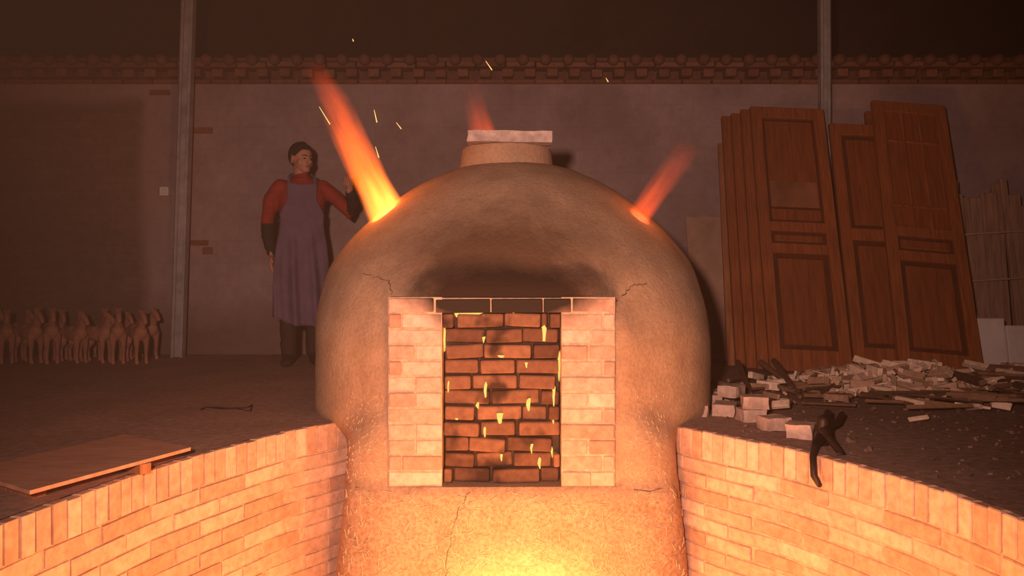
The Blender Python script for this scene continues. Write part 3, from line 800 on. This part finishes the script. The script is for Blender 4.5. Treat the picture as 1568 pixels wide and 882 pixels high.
dl = [v_ for v_ in bm.verts if v_.co.z < .078+.010*noise.noise(v_.co*50)-.045*sstep(-.078,-.02,v_.co.y)-.075*sstep(.012,.05,v_.co.y)]
bmesh.ops.delete(bm, geom=dl, context='VERTS')
hr = obj_from_bm('hair', bm, M_hair, head, True); sm = hr.modifiers.new('s', 'SOLIDIFY'); sm.thickness = .012; sm.offset = -1
# hands
def hand(name, wrist, d, nrm, thumb_side, curl):
    d = Vector(d).normalized(); nrm = Vector(nrm); nrm = (nrm-d*nrm.dot(d)).normalized(); s_ = d.cross(nrm)*thumb_side
    w = Vector(wrist); bm = bmesh.new()
    tube(bm, [w-d*.02, w+d*.02, w+d*.05, w+d*.085], [(.024,.018),(.032,.016),(.038,.015),(.036,.012)], side=s_)
    for k, (of, ln) in enumerate(zip((.030,.010,-.010,-.029), (.070,.080,.074,.058))):
        p = w+d*.085+s_*of; pts = [p-d*.01]; a = curl*.5
        for seg, fr in enumerate((.42,.32,.26)):
            dd = d*math.cos(a)+nrm*math.sin(a)+s_*of*1.2; p = p+dd.normalized()*ln*fr; pts.append(p); a += curl*(.9+.1*k)
        tube(bm, pts, [.0092,.0088,.008,.007], n=10)
    p = w+d*.025+s_*.028; p1 = p+(d*.6+s_*.65+nrm*.35).normalized()*.038; p2 = p1+(d*.85+s_*.2+nrm*.4).normalized()*.03
    tube(bm, [p-s_*.008, p1, p2], [.013,.010,.008], n=10)
    o = obj_from_bm(name, bm, M_skin, man); remesh(o, .0032, 2)
hand('hand_right', (-.212,-.035,.822), (.06,-.12,-1), (.8,-.3,0), 1, .32)
hand('hand_left', (.335,-.175,1.28), (-.15,-.35,.9), (.5,-1,.2), -1, .45)
# ------------------------------------------------------------ lights
def point(name, loc, r, power, col):
    l = bpy.data.lights.new(name, 'POINT'); l.shadow_soft_size = r; l.energy = power; l.color = col
    o = bpy.data.objects.new(name, l); o.location = loc; return link(o)
l = bpy.data.lights.new('camera_flash', 'SPOT'); l.energy = 740; l.color = (1,.59,.47); l.spot_size = math.radians(82); l.spot_blend = 1.0; l.shadow_soft_size = .07
o = bpy.data.objects.new('camera_flash', l); o.location = (-.30,-.2,.92); o.rotation_euler = (Vector((.2,5.5,.50))-o.location).to_track_quat('-Z','Y').to_euler(); link(o)
point('firebox_and_fill_light', (.03,2.15,-.50), .22, 115, (1,.37,.11))  # fill lamp added out in the pit to brighten the kiln front and sides
point('firebox_and_fill_light', (.05,3.02,-.80), .15, 45, (1,.38,.10))
point('vent_light', HL+NL*.22, .06, 2.5, (1,.3,.06))
point('vent_light', HR+NR*.16, .05, .8, (1,.25,.05))
w = bpy.data.worlds.new('world'); scene.world = w; w.use_nodes = True
wt = w.node_tree
wt.nodes['Background'].inputs[0].default_value = (.09,.030,.015,1); wt.nodes['Background'].inputs[1].default_value = .6
sv = wt.nodes.new('ShaderNodeVolumeScatter'); sv.inputs['Color'].default_value = (1,.68,.48,1); sv.inputs['Density'].default_value = .0055; sv.inputs['Anisotropy'].default_value = .2
wt.links.new(sv.outputs[0], wt.nodes['World Output'].inputs['Volume'])
try: w.cycles.homogeneous_volume = True
except Exception: pass
# ------------------------------------------------------------ camera
cam = bpy.data.cameras.new('camera'); cam.sensor_width = 36; cam.lens = 36*FPX/1568; cam.shift_y = -21/1568
co = bpy.data.objects.new('camera', cam); co.location = (0,0,CH); co.rotation_euler = (math.pi/2,0,0); link(co); scene.camera = co
